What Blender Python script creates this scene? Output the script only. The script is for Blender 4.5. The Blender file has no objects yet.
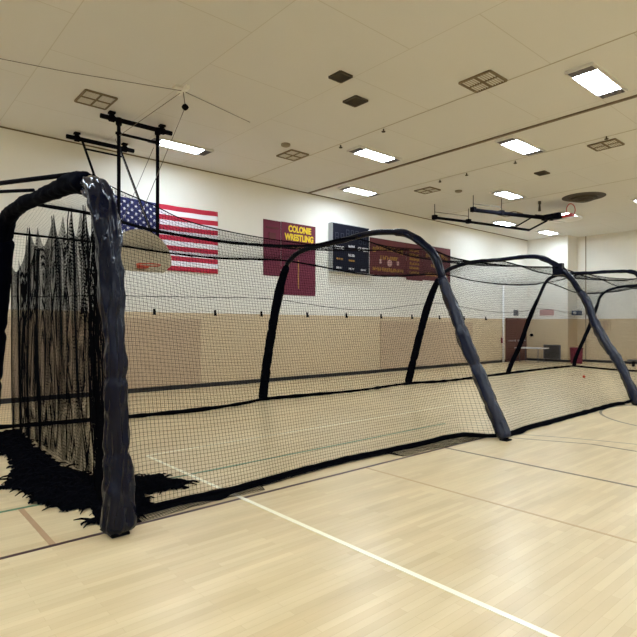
import bpy, bmesh, math, random
from mathutils import Vector, Matrix, noise
random.seed(7)
SC = bpy.context.scene
COL = SC.collection

# ------------------------------------------------------------------ camera
cam_d = bpy.data.cameras.new('camera'); cam = bpy.data.objects.new('camera', cam_d); COL.objects.link(cam)
cam.location = (0, 0, 1.65)
cam.rotation_euler = (math.radians(90), 0, math.radians(48.95))
cam_d.sensor_width = 36; cam_d.lens = 530 / 637 * 36
cam_d.shift_y = 8.5 / 637; cam_d.clip_start = .05; cam_d.clip_end = 200
SC.camera = cam

# ------------------------------------------------------------------ world, exposure
w = bpy.data.worlds.new('world'); SC.world = w; w.use_nodes = True
w.node_tree.nodes['Background'].inputs[0].default_value = (.05, .05, .05, 1)
w.node_tree.nodes['Background'].inputs[1].default_value = .2
SC.view_settings.view_transform = 'Standard'; SC.view_settings.look = 'None'
SC.view_settings.gamma = 1; SC.view_settings.use_curve_mapping = False
SC.view_settings.exposure = 1.22
SC.cycles.diffuse_bounces = 8; SC.cycles.max_bounces = 12
LIGHT = 25.0           # strength of the fluorescent diffusers

CEIL = 5.95; WV = 13.03; FU = 25.1; RU = 26.1; RV = 11.05   # ceiling, left wall, far wall, recess wall, return

def P(u, v, h): return Vector((-v, u, h))    # u along the left wall, v towards it
def lin(c):
    c /= 255
    return c / 12.92 if c <= .04045 else ((c + .055) / 1.055) ** 2.4
def rgb(r, g, b): return (lin(r), lin(g), lin(b), 1)

# ------------------------------------------------------------------ materials
def mat(name, col, rough=.6, metal=0, bump=0, bscale=30, var=0, vscale=4, spec=.5, emit=None, es=0, coat=0):
    m = bpy.data.materials.new(name); m.use_nodes = True; nt = m.node_tree; b = nt.nodes['Principled BSDF']
    b.inputs['Base Color'].default_value = col; b.inputs['Roughness'].default_value = rough
    b.inputs['Metallic'].default_value = metal; b.inputs['Specular IOR Level'].default_value = spec
    b.inputs['Coat Weight'].default_value = coat
    tc = nt.nodes.new('ShaderNodeTexCoord')
    if var:
        n = nt.nodes.new('ShaderNodeTexNoise'); n.inputs['Scale'].default_value = vscale; n.inputs['Detail'].default_value = 4
        nt.links.new(tc.outputs['Object'], n.inputs['Vector'])
        mx = nt.nodes.new('ShaderNodeMix'); mx.data_type = 'RGBA'
        mx.inputs[6].default_value = tuple(c * (1 - var) for c in col[:3]) + (1,)
        mx.inputs[7].default_value = tuple(min(1, c * (1 + var)) for c in col[:3]) + (1,)
        nt.links.new(n.outputs['Fac'], mx.inputs[0]); nt.links.new(mx.outputs[2], b.inputs['Base Color'])
    if bump:
        n = nt.nodes.new('ShaderNodeTexNoise'); n.inputs['Scale'].default_value = bscale; n.inputs['Detail'].default_value = 5
        nt.links.new(tc.outputs['Object'], n.inputs['Vector'])
        bp = nt.nodes.new('ShaderNodeBump'); bp.inputs['Strength'].default_value = bump; bp.inputs['Distance'].default_value = .02
        nt.links.new(n.outputs['Fac'], bp.inputs['Height']); nt.links.new(bp.outputs['Normal'], b.inputs['Normal'])
    if emit:
        b.inputs['Emission Color'].default_value = emit; b.inputs['Emission Strength'].default_value = es
    return m

M = {}
M['wall'] = mat('cream wall paint', rgb(232, 229, 220), .7, bump=.1, bscale=60, var=.02)
M['pad_tan'] = mat('tan wall padding', rgb(208, 187, 154), .55, var=.04, vscale=1.5)
M['pad_dark'] = mat('darker tan wall padding', rgb(190, 166, 138), .6, bump=.3, bscale=25, var=.05)
M['base'] = mat('black rubber baseboard', rgb(28, 24, 26), .5, var=.1)
M['seam'] = mat('dark seam', rgb(120, 105, 80), .7, var=.1)
M['faint'] = mat('faint seam paint', rgb(176, 167, 148), .8, var=.04)
M['rail'] = mat('brown rail paint', rgb(122, 106, 86), .6, var=.1)
M['grille'] = mat('grey brown grille', rgb(140, 128, 106), .6, var=.08)
M['grille_dark'] = mat('dark grille slot', rgb(70, 62, 50), .8, var=.1)
M['cap'] = mat('grey wire guard', rgb(105, 98, 100), .5, metal=.3, var=.1)
M['lamp'] = mat('lit diffuser', rgb(250, 250, 255), .5, emit=(.74, .87, 1, 1), es=LIGHT)
M['black'] = mat('black painted steel', rgb(16, 15, 20), .5, metal=0, var=.15, vscale=12, spec=.07)
M['net'] = mat('black nylon twine', rgb(12, 12, 15), .8, spec=.1, var=.1)
M['rope'] = mat('black bound rope', rgb(7, 7, 10), .9, spec=.05, bump=.5, bscale=60, var=.1)
M['navy'] = mat('navy vinyl', rgb(9, 12, 28), .15, bump=.5, bscale=7, var=.15, vscale=6, spec=.26)
M['navyblue'] = mat('blue vinyl', rgb(18, 24, 44), .22, bump=.6, bscale=10, var=.2, vscale=6, spec=.4)
M['shadevinyl'] = mat('shaded pad vinyl', rgb(6, 7, 14), .45, bump=.4, bscale=9, var=.15, vscale=6, spec=.04)  # pad vinyl with the shade of rear legs and near crossbar painted in
M['maroon'] = mat('maroon felt', rgb(104, 28, 52), .8, var=.08)
M['maroon2'] = mat('faded maroon felt', rgb(92, 36, 40), .8, var=.12, vscale=5)
M['gold'] = mat('gold lettering', rgb(235, 200, 30), .6, var=.03)
M['dullgold'] = mat('dull gold lettering', rgb(168, 124, 52), .7, var=.1)
M['scoreface'] = mat('dark navy scoreboard face', rgb(15, 17, 32), .6, var=.06, spec=.15)
M['silver'] = mat('aluminium casing', rgb(170, 172, 176), .4, metal=.6, var=.05)
M['white'] = mat('white paint', rgb(232, 232, 232), .5, var=.02)
M['red'] = mat('flag red', rgb(188, 30, 60), .75, var=.05)
M['fwhite'] = mat('flag white', rgb(238, 236, 242), .75, var=.02)
M['blue'] = mat('flag blue', rgb(32, 36, 96), .75, var=.05)
M['board'] = mat('grey tan backboard paint', rgb(176, 164, 138), .5, var=.04)
M['orange'] = mat('orange rim paint', rgb(190, 66, 34), .45, var=.05)
M['rimred'] = mat('red rim paint', rgb(205, 60, 66), .45, var=.05)
M['door'] = mat('dark red brown door', rgb(92, 52, 44), .45, var=.15, vscale=3)
M['greysteel'] = mat('grey steel louvre', rgb(112, 112, 118), .5, metal=.2, var=.06)
M['maroonbox'] = mat('dark red bin plastic', rgb(118, 24, 48), .5, var=.06)
M['pinksign'] = mat('dull pink sign', rgb(190, 150, 146), .6, var=.04)
M['bluegrey'] = mat('dark blue grey housing', rgb(52, 66, 92), .5, var=.08)
M['cable'] = mat('steel cable', rgb(110, 104, 96), .5, metal=.4, var=.05)
M['ceilpaint'] = mat('ceiling white metal', rgb(216, 214, 210), .6, var=.03)
M['digit'] = mat('unlit digit segments', rgb(32, 36, 54), .5, var=.05)
M['soot'] = mat('sooty vent metal', rgb(74, 64, 54), .8, var=.3, vscale=5)

for k_, r_ in (('shadevinyl', .6), ('black', .6), ('rope', .95), ('net', .9)):
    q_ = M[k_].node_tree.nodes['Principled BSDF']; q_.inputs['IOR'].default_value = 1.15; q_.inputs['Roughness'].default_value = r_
M['navy'].node_tree.nodes['Principled BSDF'].inputs['IOR'].default_value = 1.4

def floor_mat():
    m = bpy.data.materials.new('maple strip floor'); m.use_nodes = True; nt = m.node_tree; N = nt.nodes; L = nt.links
    b = N['Principled BSDF']; tc = N.new('ShaderNodeTexCoord')
    mp = N.new('ShaderNodeMapping'); mp.inputs['Rotation'].default_value = (0, 0, math.pi / 2)
    L.new(tc.outputs['Object'], mp.inputs['Vector'])
    br = N.new('ShaderNodeTexBrick'); L.new(mp.outputs['Vector'], br.inputs['Vector'])
    br.inputs['Scale'].default_value = 1; br.inputs['Brick Width'].default_value = .8; br.inputs['Row Height'].default_value = .058
    br.inputs['Mortar Size'].default_value = .0012; br.inputs['Mortar Smooth'].default_value = .5; br.offset_frequency = 2; br.offset = .37
    br.inputs['Color1'].default_value = rgb(222, 201, 160); br.inputs['Color2'].default_value = rgb(212, 188, 146)
    br.inputs['Mortar'].default_value = rgb(196, 170, 128)
    # longer patches of tone
    mp2 = N.new('ShaderNodeMapping'); mp2.inputs['Scale'].default_value = (2.2, .35, 1); L.new(tc.outputs['Object'], mp2.inputs['Vector'])
    no = N.new('ShaderNodeTexNoise'); no.inputs['Scale'].default_value = 2.2; no.inputs['Detail'].default_value = 6; L.new(mp2.outputs['Vector'], no.inputs['Vector'])
    rp = N.new('ShaderNodeValToRGB'); rp.color_ramp.elements[0].position = .32; rp.color_ramp.elements[1].position = .68
    rp.color_ramp.elements[0].color = (.80, .78, .72, 1); rp.color_ramp.elements[1].color = (1.0, 1.0, 1.0, 1)
    L.new(no.outputs['Fac'], rp.inputs['Fac'])
    mx = N.new('ShaderNodeMix'); mx.data_type = 'RGBA'; mx.blend_type = 'MULTIPLY'; mx.inputs[0].default_value = .8
    L.new(br.outputs['Color'], mx.inputs[6]); L.new(rp.outputs['Color'], mx.inputs[7]); L.new(mx.outputs[2], b.inputs['Base Color'])
    b.inputs['Roughness'].default_value = .3; b.inputs['Specular IOR Level'].default_value = .45
    return m

def ceil_mat():
    m = bpy.data.materials.new('ceiling panels'); m.use_nodes = True; nt = m.node_tree; N = nt.nodes; L = nt.links
    b = N['Principled BSDF']; tc = N.new('ShaderNodeTexCoord')
    mp = N.new('ShaderNodeMapping'); mp.inputs['Location'].default_value = (1.6, -.15, 0); L.new(tc.outputs['Object'], mp.inputs['Vector'])
    br = N.new('ShaderNodeTexBrick'); L.new(mp.outputs['Vector'], br.inputs['Vector'])
    br.inputs['Scale'].default_value = 1; br.inputs['Brick Width'].default_value = 2.44; br.inputs['Row Height'].default_value = 2.1
    br.inputs['Mortar Size'].default_value = .012; br.inputs['Mortar Smooth'].default_value = 1
    br.inputs['Color1'].default_value = rgb(218, 216, 212); br.inputs['Color2'].default_value = rgb(216, 214, 210)
    br.inputs['Mortar'].default_value = rgb(196, 191, 180)
    no = N.new('ShaderNodeTexNoise'); no.inputs['Scale'].default_value = .6; no.inputs['Detail'].default_value = 3; L.new(tc.outputs['Object'], no.inputs['Vector'])
    rp = N.new('ShaderNodeValToRGB'); rp.color_ramp.elements[0].color = (.94, .94, .92, 1); rp.color_ramp.elements[1].color = (1, 1, 1, 1)
    L.new(no.outputs['Fac'], rp.inputs['Fac'])
    mx = N.new('ShaderNodeMix'); mx.data_type = 'RGBA'; mx.blend_type = 'MULTIPLY'; mx.inputs[0].default_value = 1
    L.new(br.outputs['Color'], mx.inputs[6]); L.new(rp.outputs['Color'], mx.inputs[7]); L.new(mx.outputs[2], b.inputs['Base Color'])
    b.inputs['Roughness'].default_value = .8
    return m
M['floor'] = floor_mat(); M['ceil'] = ceil_mat()

# ------------------------------------------------------------------ mesh helpers
class MB:
    def __init__(s): s.v = []; s.f = []; s.mi = []
    def add(s, vs, fs, mi=0):
        o = len(s.v); s.v += [tuple(p) for p in vs]; s.f += [tuple(o + i for i in f) for f in fs]; s.mi += [mi] * len(fs)
    def box(s, a, b, mi=0):     # corners a, b in world axes
        x0, x1 = sorted((a[0], b[0])); y0, y1 = sorted((a[1], b[1])); z0, z1 = sorted((a[2], b[2]))
        v = [(x0,y0,z0),(x1,y0,z0),(x1,y1,z0),(x0,y1,z0),(x0,y0,z1),(x1,y0,z1),(x1,y1,z1),(x0,y1,z1)]
        s.add(v, [(0,3,2,1),(4,5,6,7),(0,1,5,4),(1,2,6,5),(2,3,7,6),(3,0,4,7)], mi)
    def ubox(s, u0, u1, v0, v1, h0, h1, mi=0): s.box(P(u0, v0, h0), P(u1, v1, h1), mi)
    def tube(s, pts, r, n=8, mi=0, cap=True, prof=None):
        pts = [Vector(p) for p in pts]; m = len(pts)
        T = []
        for i in range(m):
            t = pts[min(i + 1, m - 1)] - pts[max(i - 1, 0)]
            T.append(t.normalized() if t.length > 1e-9 else Vector((0, 0, 1)))
        ref = Vector((0, 0, 1)) if abs(T[0].z) < .9 else Vector((0, 1, 0))
        X = T[0].cross(ref).normalized(); vs = []
        for i in range(m):
            X = (X - T[i] * X.dot(T[i])).normalized(); Y = T[i].cross(X)
            for k in range(n):
                a = 2 * math.pi * k / n
                rr = (r[i] if isinstance(r, (list, tuple)) else r)
                if prof: rr *= prof(i, a)
                vs.append(pts[i] + X * (math.cos(a) * rr) + Y * (math.sin(a) * rr))
        fs = [(i*n+k, i*n+(k+1)%n, (i+1)*n+(k+1)%n, (i+1)*n+k) for i in range(m-1) for k in range(n)]
        if cap: fs += [tuple(range(n))[::-1], tuple((m-1)*n+k for k in range(n))]
        s.add(vs, fs, mi)
    def build(s, name, m, parent=None, smooth=False, loc=None):
        me = bpy.data.meshes.new(name); me.from_pydata(s.v, [], s.f)
        for q in (m if isinstance(m, (list, tuple)) else [m]): me.materials.append(q)
        if any(s.mi): me.polygons.foreach_set('material_index', s.mi)
        if smooth: me.polygons.foreach_set('use_smooth', [True] * len(me.polygons))
        o = bpy.data.objects.new(name, me); COL.objects.link(o)
        if loc is not None:       # meshes are made in world space; move the origin to the thing's base
            me.transform(Matrix.Translation(-Vector(loc))); o.location = loc
        if parent is not None:
            if loc is None: me.transform(Matrix.Translation(-parent.location))
            o.parent = parent
            if loc is not None: o.location = Vector(loc) - parent.location
        me.update(); return o

def struct(o): o['kind'] = 'structure'; return o
def tag(o, label, cat, group=None):
    o['label'] = label; o['category'] = cat
    if group: o['group'] = group
    return o
def thing(name, loc, label, cat, group=None):
    o = bpy.data.objects.new(name, None); o.empty_display_size = .1; COL.objects.link(o); o.location = loc
    return tag(o, label, cat, group)
def sub(o, ch, **k): return o

def smooth_path(pts, step=.1):
    pts = [Vector(p) for p in pts]; Q = [pts[0] * 2 - pts[1]] + pts + [pts[-1] * 2 - pts[-2]]; out = []
    for i in range(1, len(Q) - 2):
        p0, p1, p2, p3 = Q[i-1], Q[i], Q[i+1], Q[i+2]
        n = max(1, int((p2 - p1).length / step))
        for k in range(n):
            t = k / n
            out.append(.5 * ((2*p1) + (p2-p0)*t + (2*p0-5*p1+4*p2-p3)*t*t + (3*p1-p0-3*p2+p3)*t*t*t))
    out.append(pts[-1]); return out
def interp(tab, x):
    if x <= tab[0][0]: return tab[0][1]
    for (a, p), (b, q) in zip(tab, tab[1:]):
        if x <= b: return p + (q - p) * (x - a) / (b - a)
    return tab[-1][1]
def sinterp(tab, x):           # smooth interpolation
    if x <= tab[0][0]: return tab[0][1]
    for (a, p), (b, q) in zip(tab, tab[1:]):
        if x <= b:
            t = (x - a) / (b - a); t = t * t * (3 - 2 * t); return p + (q - p) * t
    return tab[-1][1]

def text_mesh(s, size, extrude=.004, bold=0, sx=1):
    cu = bpy.data.curves.new('lettering', 'FONT'); cu.body = s; cu.size = size; cu.extrude = extrude; cu.align_x = 'CENTER'; cu.align_y = 'CENTER'
    cu.offset = bold
    o = bpy.data.objects.new('lettering_tmp', cu); COL.objects.link(o)
    dg = bpy.context.evaluated_depsgraph_get(); me = bpy.data.meshes.new_from_object(o.evaluated_get(dg))
    bpy.data.objects.remove(o)
    vs = [Vector((v.co.x * sx, v.co.y, v.co.z)) for v in me.vertices]; fs = [tuple(p.vertices) for p in me.polygons]
    return vs, fs
def wall_text(mb, s, u, h, v, size, bold=0, sx=1, mi=0):      # reads on the left wall, seen from the room
    vs, fs = text_mesh(s, size, .004, bold, sx)
    mb.add([P(u + p.x, v - p.z, h + p.y) for p in vs], fs, mi)

def wall_fit(mb, s, u, h, v, size, bold, width):
    vs, fs = text_mesh(s, size, .004, bold, 1); x0 = min(p.x for p in vs); x1 = max(p.x for p in vs); k = width / (x1 - x0)
    mb.add([P(u + (p.x - (x0 + x1) / 2) * k, v - p.z, h + p.y) for p in vs], fs)

# ------------------------------------------------------------------ room shell
b = MB(); b.ubox(-7, 27, -14, WV + .3, -.2, 0); struct(b.build('floor', M['floor']))
b = MB(); b.ubox(-7, 27, -14, WV + .3, CEIL, CEIL + .2); struct(b.build('ceiling', M['ceil']))
b = MB(); b.ubox(-7, FU, WV, WV + .3, 2.03, CEIL); b.ubox(-7, FU, WV, WV + .3, 0, 2.03, 1); struct(b.build('wall_left', [M['wall'], M['pad_tan']]))
b = MB(); b.ubox(FU, 27, RV, WV + .3, 2.03, CEIL); b.ubox(FU, 27, RV, WV + .3, 0, 2.03, 1); struct(b.build('wall_far_left', [M['wall'], M['pad_tan']]))
b = MB(); b.ubox(RU, 27, -14, RV, 2.03, CEIL); b.ubox(RU, 27, -14, RV, 0, 2.03, 1); struct(b.build('wall_far', [M['wall'], M['pad_tan']]))
b = MB(); b.ubox(-7.3, 27, -14.3, -14, 2.03, CEIL); b.ubox(-7.3, 27, -14.3, -14, 0, 2.03, 1); struct(b.build('wall_right', [M['wall'], M['pad_tan']]))
b = MB(); b.ubox(-7.3, -7, -14, WV + .3, 2.03, CEIL); b.ubox(-7.3, -7, -14, WV + .3, 0, 2.03, 1); struct(b.build('wall_back', [M['wall'], M['pad_tan']]))
DU0, DU1 = 23.06, 24.88
b = MB(); b.ubox(-7, DU0 - .06, WV - .02, WV, 0, .11); b.ubox(DU1 + .06, FU, WV - .02, WV, 0, .11); struct(b.build('baseboard_left', M['base']))
b = MB(); b.ubox(FU - .02, FU, RV - .02, WV - .02, 0, .11); b.ubox(FU, RU, RV - .02, RV, 0, .11); struct(b.build('baseboard_far_left', M['base']))
b = MB(); b.ubox(RU - .02, RU, -14, RV - .02, 0, .11); struct(b.build('baseboard_far', M['base']))
b = MB(); b.ubox(-7, 14, WV - .012, WV, CEIL - .03, CEIL); b.ubox(14, FU, WV - .012, WV, CEIL - .03, CEIL); struct(b.build('trim_1', M['seam']))
b = MB(); b.ubox(10.87, 10.93, -14, WV - .02, CEIL - .035, CEIL); struct(b.build('trim_2', M['rail']))
n = 3
for u in (8.56, 12.77, 16.95):
    b = MB(); b.ubox(u - .012, u + .012, -14, WV - .02, CEIL - .004, CEIL); struct(b.build('trim_%d' % n, M['faint'])); n += 1
b = MB(); b.tube([P(22.72, WV - .06, 0), P(22.72, WV - .06, 3.6)], .045, 10); struct(b.build('trim_%d' % n, M['white'], smooth=True)); n += 1
b = MB(); b.ubox(RU - .02, RU, 10.62, 10.66, .13, CEIL); struct(b.build('trim_%d' % n, M['grille'])); n += 1
for a, c in ((-7, 7.06), (14.3, 20.2)):      # darker mats on the lower wall
    b = MB(); b.ubox(a, c, WV - .045, WV - .021, .13, 1.87); struct(b.build('trim_%d' % n, M['pad_dark'])); n += 1
# double door in the left wall
b = MB(); b.ubox(DU0 - .05, DU0, WV - .05, WV, 0, 2.08); b.ubox(DU1, DU1 + .05, WV - .05, WV, 0, 2.08); b.ubox(DU0, DU1, WV - .05, WV, 2.03, 2.08)
dr = struct(b.build('door_1', M['door'], loc=P(DU0, WV, 0)))
mid = (DU0 + DU1) / 2
for a, c in ((DU0 + .01, mid - .005), (mid + .005, DU1 - .01)):
    b = MB(); b.ubox(a, c, WV - .04, WV - .002, .01, 2.02); lf = b.build('door_leaf', M['door'], dr, loc=P(a, WV, 0))
    b = MB(); hu = c - .12 if a < mid - .1 else a + .12
    b.ubox(a + .12, c - .12, WV - .075, WV - .055, .98, 1.02); b.ubox(hu - .02, hu + .02, WV - .06, WV - .04, .95, 1.05)
    o = b.build('push_bar', M['silver']); o.data.transform(Matrix.Translation(-P(a, WV, 0))); o.parent = lf

# ------------------------------------------------------------------ ceiling lights and vents
def ceiling_light(label):
    t = thing('ceiling_light', P(0, 0, CEIL), label, 'ceiling light', 'fluorescent ceiling lights')
    b = MB()
    for a in (-1, 1):
        b.ubox(-.76, .76, a * .2, a * .225, CEIL - .05, CEIL); b.ubox(a * .76, a * .735, -.2, .2, CEIL - .05, CEIL)
    b.build('frame', M['ceilpaint'], t)
    b = MB(); b.ubox(-.53, .53, -.185, .185, CEIL - .042, CEIL - .01); b.build('diffuser', M['lamp'], t)
    for a in (-1, 1):
        b = MB(); b.ubox(a * .532, a * .733, -.195, .195, CEIL - .047, CEIL - .01)
        for k in range(6): b.ubox(a * .54, a * .725, -.18 + k * .07, -.17 + k * .07, CEIL - .055, CEIL - .047)
        b.build('wire_guard', M['cap'], t)
    return t
LP = [(5.77, 11.6, 'lit ceiling light behind the tall masts above the flag'),
      (9.72, 9.02, 'lit ceiling light left of the brown rail, above the scoreboard'),
      (11.95, 11.72, 'lit ceiling light just right of the brown rail near the left wall'),
      (9.75, 3.78, 'large bright ceiling light nearest the camera at upper right'),
      (11.85, 6.32, 'lit ceiling light just right of the brown rail in mid ceiling'),
      (15.9, 8.9, 'lit ceiling light directly above the folded goal pipes'),
      (20.15, 11.45, 'lit ceiling light between the folded goal pipes and left wall'),
      (23.6, 11.25, 'farthest lit ceiling light, near the far wall corner'),
      (20.3, 6.3, 'lit ceiling light at the right edge of the photo beyond the round vent'),
      (20.5, 9.0, 'lit ceiling light partly hidden behind the folded goal backboard')]
for u in (-4, 3.7, 9.75, 15.9, 22): 
    for v in (3.75, -1.5, -6.75, -11.5):
        if (u, v) not in ((9.75, 3.75),): LP.append((u, v, None))
for u in (-1, 5.8, 11.9, 18):
    for v in (1.1, -4.2, -9.4): LP.append((u, v, None))
for u, v in ((-3.5, 11.6), (-3.5, 6.3), (-.5, 9), (0.6, 5.5), (16, 6.3-2.6)):  # includes added fixtures out of view, off the regular light grid
    if u < 10: LP.append((u, v, None))
L0 = ceiling_light('x')
for i, (u, v, lb) in enumerate(LP):
    if i == 0: t = L0
    else:
        t = L0.copy(); COL.objects.link(t)
        for c in list(L0.children):
            d = c.copy(); COL.objects.link(d); d.parent = t
    t.location = P(u, v, CEIL)
    t['label'] = lb or 'lit fluorescent ceiling light outside the photo, behind or beside the camera'

def vent(u, v, label, a=.27, c=.3, nx=2, ny=2, m='grille'):
    t = thing('ceiling_vent', P(u, v, CEIL), label, 'ceiling vent', 'ceiling air vents')
    b = MB(); b.ubox(u - a + .02, u + a - .02, v - c + .02, v + c - .02, CEIL - .012, CEIL - .001); b.build('backing', M['faint'] if nx > 1 else M['grille_dark'], t)
    b = MB()
    for k in range(nx + 1):
        x = u - a + 2 * a * k / nx; b.ubox(x - .016, x + .016, v - c, v + c, CEIL - .03, CEIL)
    for k in range(ny + 1):
        x = v - c + 2 * c * k / ny; b.ubox(u - a, u + a, x - .016, x + .016, CEIL - .03, CEIL)
    b.build('frame', M['seam'] if nx > 1 else M['grille_dark'], t)
    b = MB()
    for k in range(1, 12):
        x = v - c + 2 * c * k / 12; b.ubox(u - a, u + a, x - .004, x + .004, CEIL - .024, CEIL - .01)
    b.build('louvre', M['ceilpaint'] if nx > 1 else M['grille_dark'], t)
vent(3.4, 10.3, 'four pane ceiling vent left of the tall goal masts', .28, .32)
vent(7.14, 7.13, 'small dark square ceiling vent above the middle banner', .16, .17, 1, 1)
vent(8.2, 10.4, 'four pane ceiling vent left of the first ceiling seam', .27, .3)
vent(8.25, 5.1, 'four pane ceiling vent at the top edge left of the rail', .27, .3)
vent(13.3, 4.97, 'four pane ceiling vent at right beyond the brown rail', .27, .3)
vent(13.5, 10.3, 'four pane ceiling vent between the rail and the folded goal', .27, .3)
vent(14.4, 7.05, 'small dark ceiling vent before the round vent', .16, .14, 1, 1)
vent(6.25, 6.6, 'small dark square ceiling vent at the top border above the other', .14, .14, 1, 1)
vent(18.7, 10.4, 'dark ceiling vent above the folded goal pipes', .3, .35)
# round sooty diffuser
t = thing('round_ceiling_vent', P(18.1, 7.45, CEIL), 'large round sooty ceiling vent near the raised red rim', 'ceiling vent')
b = MB(); c0 = P(18.1, 7.45, 0)
for rr, hh, m_ in ((.5, .03, 0), (.42, .09, 2), (.3, .13, 0), (.18, .16, 2)):
    b.tube([Vector((c0.x, c0.y, CEIL - hh)), Vector((c0.x, c0.y, CEIL))], [rr * .93, rr], 32, mi=m_)
b.build('cone', [M['soot'], M['grille'], M['grille_dark']], t)
b = MB(); b.tube([Vector((c0.x, c0.y, CEIL - .012)), Vector((c0.x, c0.y, CEIL))], .66, 40); b.build('soot_ring', M['soot'], t)
# sprinklers
for i, (u, v, lb) in enumerate(((8.62, 7.75, 'small ceiling sprinkler between the two dark specks of the first seam'), (8.62, 9.1, 'small ceiling sprinkler on the first seam left of the middle light'),
        (12.85, 9.35, 'small ceiling sprinkler on the seam right of the rail, farthest left'), (12.85, 8.45, 'small ceiling sprinkler on the seam right of the rail, middle one'), (12.85, 7.0, 'small ceiling sprinkler on the seam right of the rail beside a light'), (12.75, 4.75, 'small ceiling sprinkler beside the right four pane vent'))):
    b = MB(); b.tube([P(u, v, CEIL), P(u, v, CEIL - .05), P(u, v, CEIL - .055), P(u, v, CEIL - .07)], [.015, .015, .045, .04], 10)
    tag(b.build('sprinkler', M['grille_dark'], loc=P(u, v, CEIL)), lb, 'sprinkler', 'ceiling sprinklers')
for u, v, lb in ((7.6, 9.9, 'faint round smoke detector left of the four pane vent'), (14.3, 9.7, 'faint round smoke detector right of the small four pane vent')):
    b = MB(); b.tube([P(u, v, CEIL), P(u, v, CEIL - .04), P(u, v, CEIL - .06)], [.11, .11, .07], 20)
    tag(b.build('smoke_detector', M['grille'], loc=P(u, v, CEIL)), lb, 'smoke detector')

# ------------------------------------------------------------------ floor lines (painted)
def line(u0, v0, u1, v1, wd, m, label, h=.0015):
    a, c = Vector((u0, v0)), Vector((u1, v1)); d = (c - a).normalized(); nn = Vector((-d.y, d.x)) * wd / 2
    b = MB(); q = [a + nn, c + nn, c - nn, a - nn]
    b.add([P(p.x, p.y, h) for p in q] + [P(p.x, p.y, 0) for p in q], [(0,1,2,3), (4,7,6,5), (0,4,5,1), (1,5,6,2), (2,6,7,3), (3,7,4,0)])
    o = b.build('court_line', m, loc=P(u0, v0, 0)); struct(o); o['label'] = label; return o
def fpaint(name, c): return mat(name, c, .35, var=.06, vscale=8)
M['l_black'] = fpaint('dark maroon line paint', rgb(66, 36, 38)); M['l_green'] = fpaint('green line paint', rgb(70, 120, 88)); M['l_white'] = fpaint('white line paint', rgb(246, 240, 216))
M['l_tan'] = fpaint('tan line paint', rgb(176, 140, 104)); M['l_olive'] = fpaint('brown line paint', rgb(104, 84, 58)); M['l_thin'] = fpaint('faint tan line paint', rgb(190, 158, 114))
line(-6, 4.335, 20, 4.335, .042, M['l_black'], 'dark line')
line(-6, 5.42, 7.6, 5.42, .042, M['l_green'], 'green line')
line(2.8, 6.55, 2.8, -8, .045, M['l_white'], 'white line', .003)
line(2.8, 6.57, 9.5, 6.57, .035, M['l_white'], 'white line')
line(6.06, 4.31, 6.06, -8, .045, M['l_olive'], 'brown line')
line(4.5, 4.31, 4.5, -8, .03, M['l_thin'], 'faint line')
line(1.12, 5.39, 1.12, 4.36, .045, M['l_tan'], 'tan line')
line(1.5, 12.2, 24, 12.2, .05, M['l_tan'], 'tan line')
line(1.5, 7.9, 20, 7.9, .03, M['l_thin'], 'faint line')
def arc(cu, cv, r, a0, a1, wd, m):
    b = MB(); n_ = 60
    ps = []
    for i in range(n_ + 1):
        a = math.radians(a0 + (a1 - a0) * i / n_)
        ps.append((P(cu + (r - wd/2) * math.cos(a), cv + (r - wd/2) * math.sin(a), .0025), P(cu + (r + wd/2) * math.cos(a), cv + (r + wd/2) * math.sin(a), .0025)))
    for p, q in zip(ps, ps[1:]): b.add([p[0], p[1], q[1], q[0]], [(0, 1, 2, 3)])
    struct(b.build('court_line', m))
arc(11.5, 2.42, 1.85, 0, 360, .05, M['l_olive'])
arc(1.9, 0.9, 6.6, -50, 31, .03, M['l_olive'])
line(7.8, 3.1, 7.8, -8, .045, M['l_olive'], 'brown line')
line(7.25, 4.28, 7.8, 3.1, .03, M['l_olive'], 'brown line')

# ------------------------------------------------------------------ things on the left wall
hk = None
for i, u in enumerate([2.2, 3.98, 5.75, 7.52, 9.08, 10.86, 12.6, 14.35, 16.1, 17.85, 19.6, 21.3]):
    if hk is None:
        b = MB(); b.box((-.006, -.03, -.07), (.014, .03, .09)); b.box((.01, -.025, -.07), (.05, .025, -.05)); b.box((.04, -.025, -.05), (.05, .025, 0))
        hk = b.build('wall_hook', M['black']); o = hk
    else: o = hk.copy(); COL.objects.link(o)
    o.location = P(u, WV - .006, 2.03)
    o.location.x = -WV + .006
    names = ['farthest left, hidden behind the folded curtain', 'second from the left, behind the near post', 'below the fan backboard', 'just right below the flag end', 'below the left edge of the maroon banners', 'below the right edge of the lettered banner', 'below the scoreboard', 'below the left end of the wide banner', 'below the middle of the wide banner', 'below the right third of the wide banner', 'right of the wide banner', 'nearest the brown double door']
    tag(o, 'small black wall hook, ' + names[i], 'wall hook', 'hooks along the padding edge')

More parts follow.
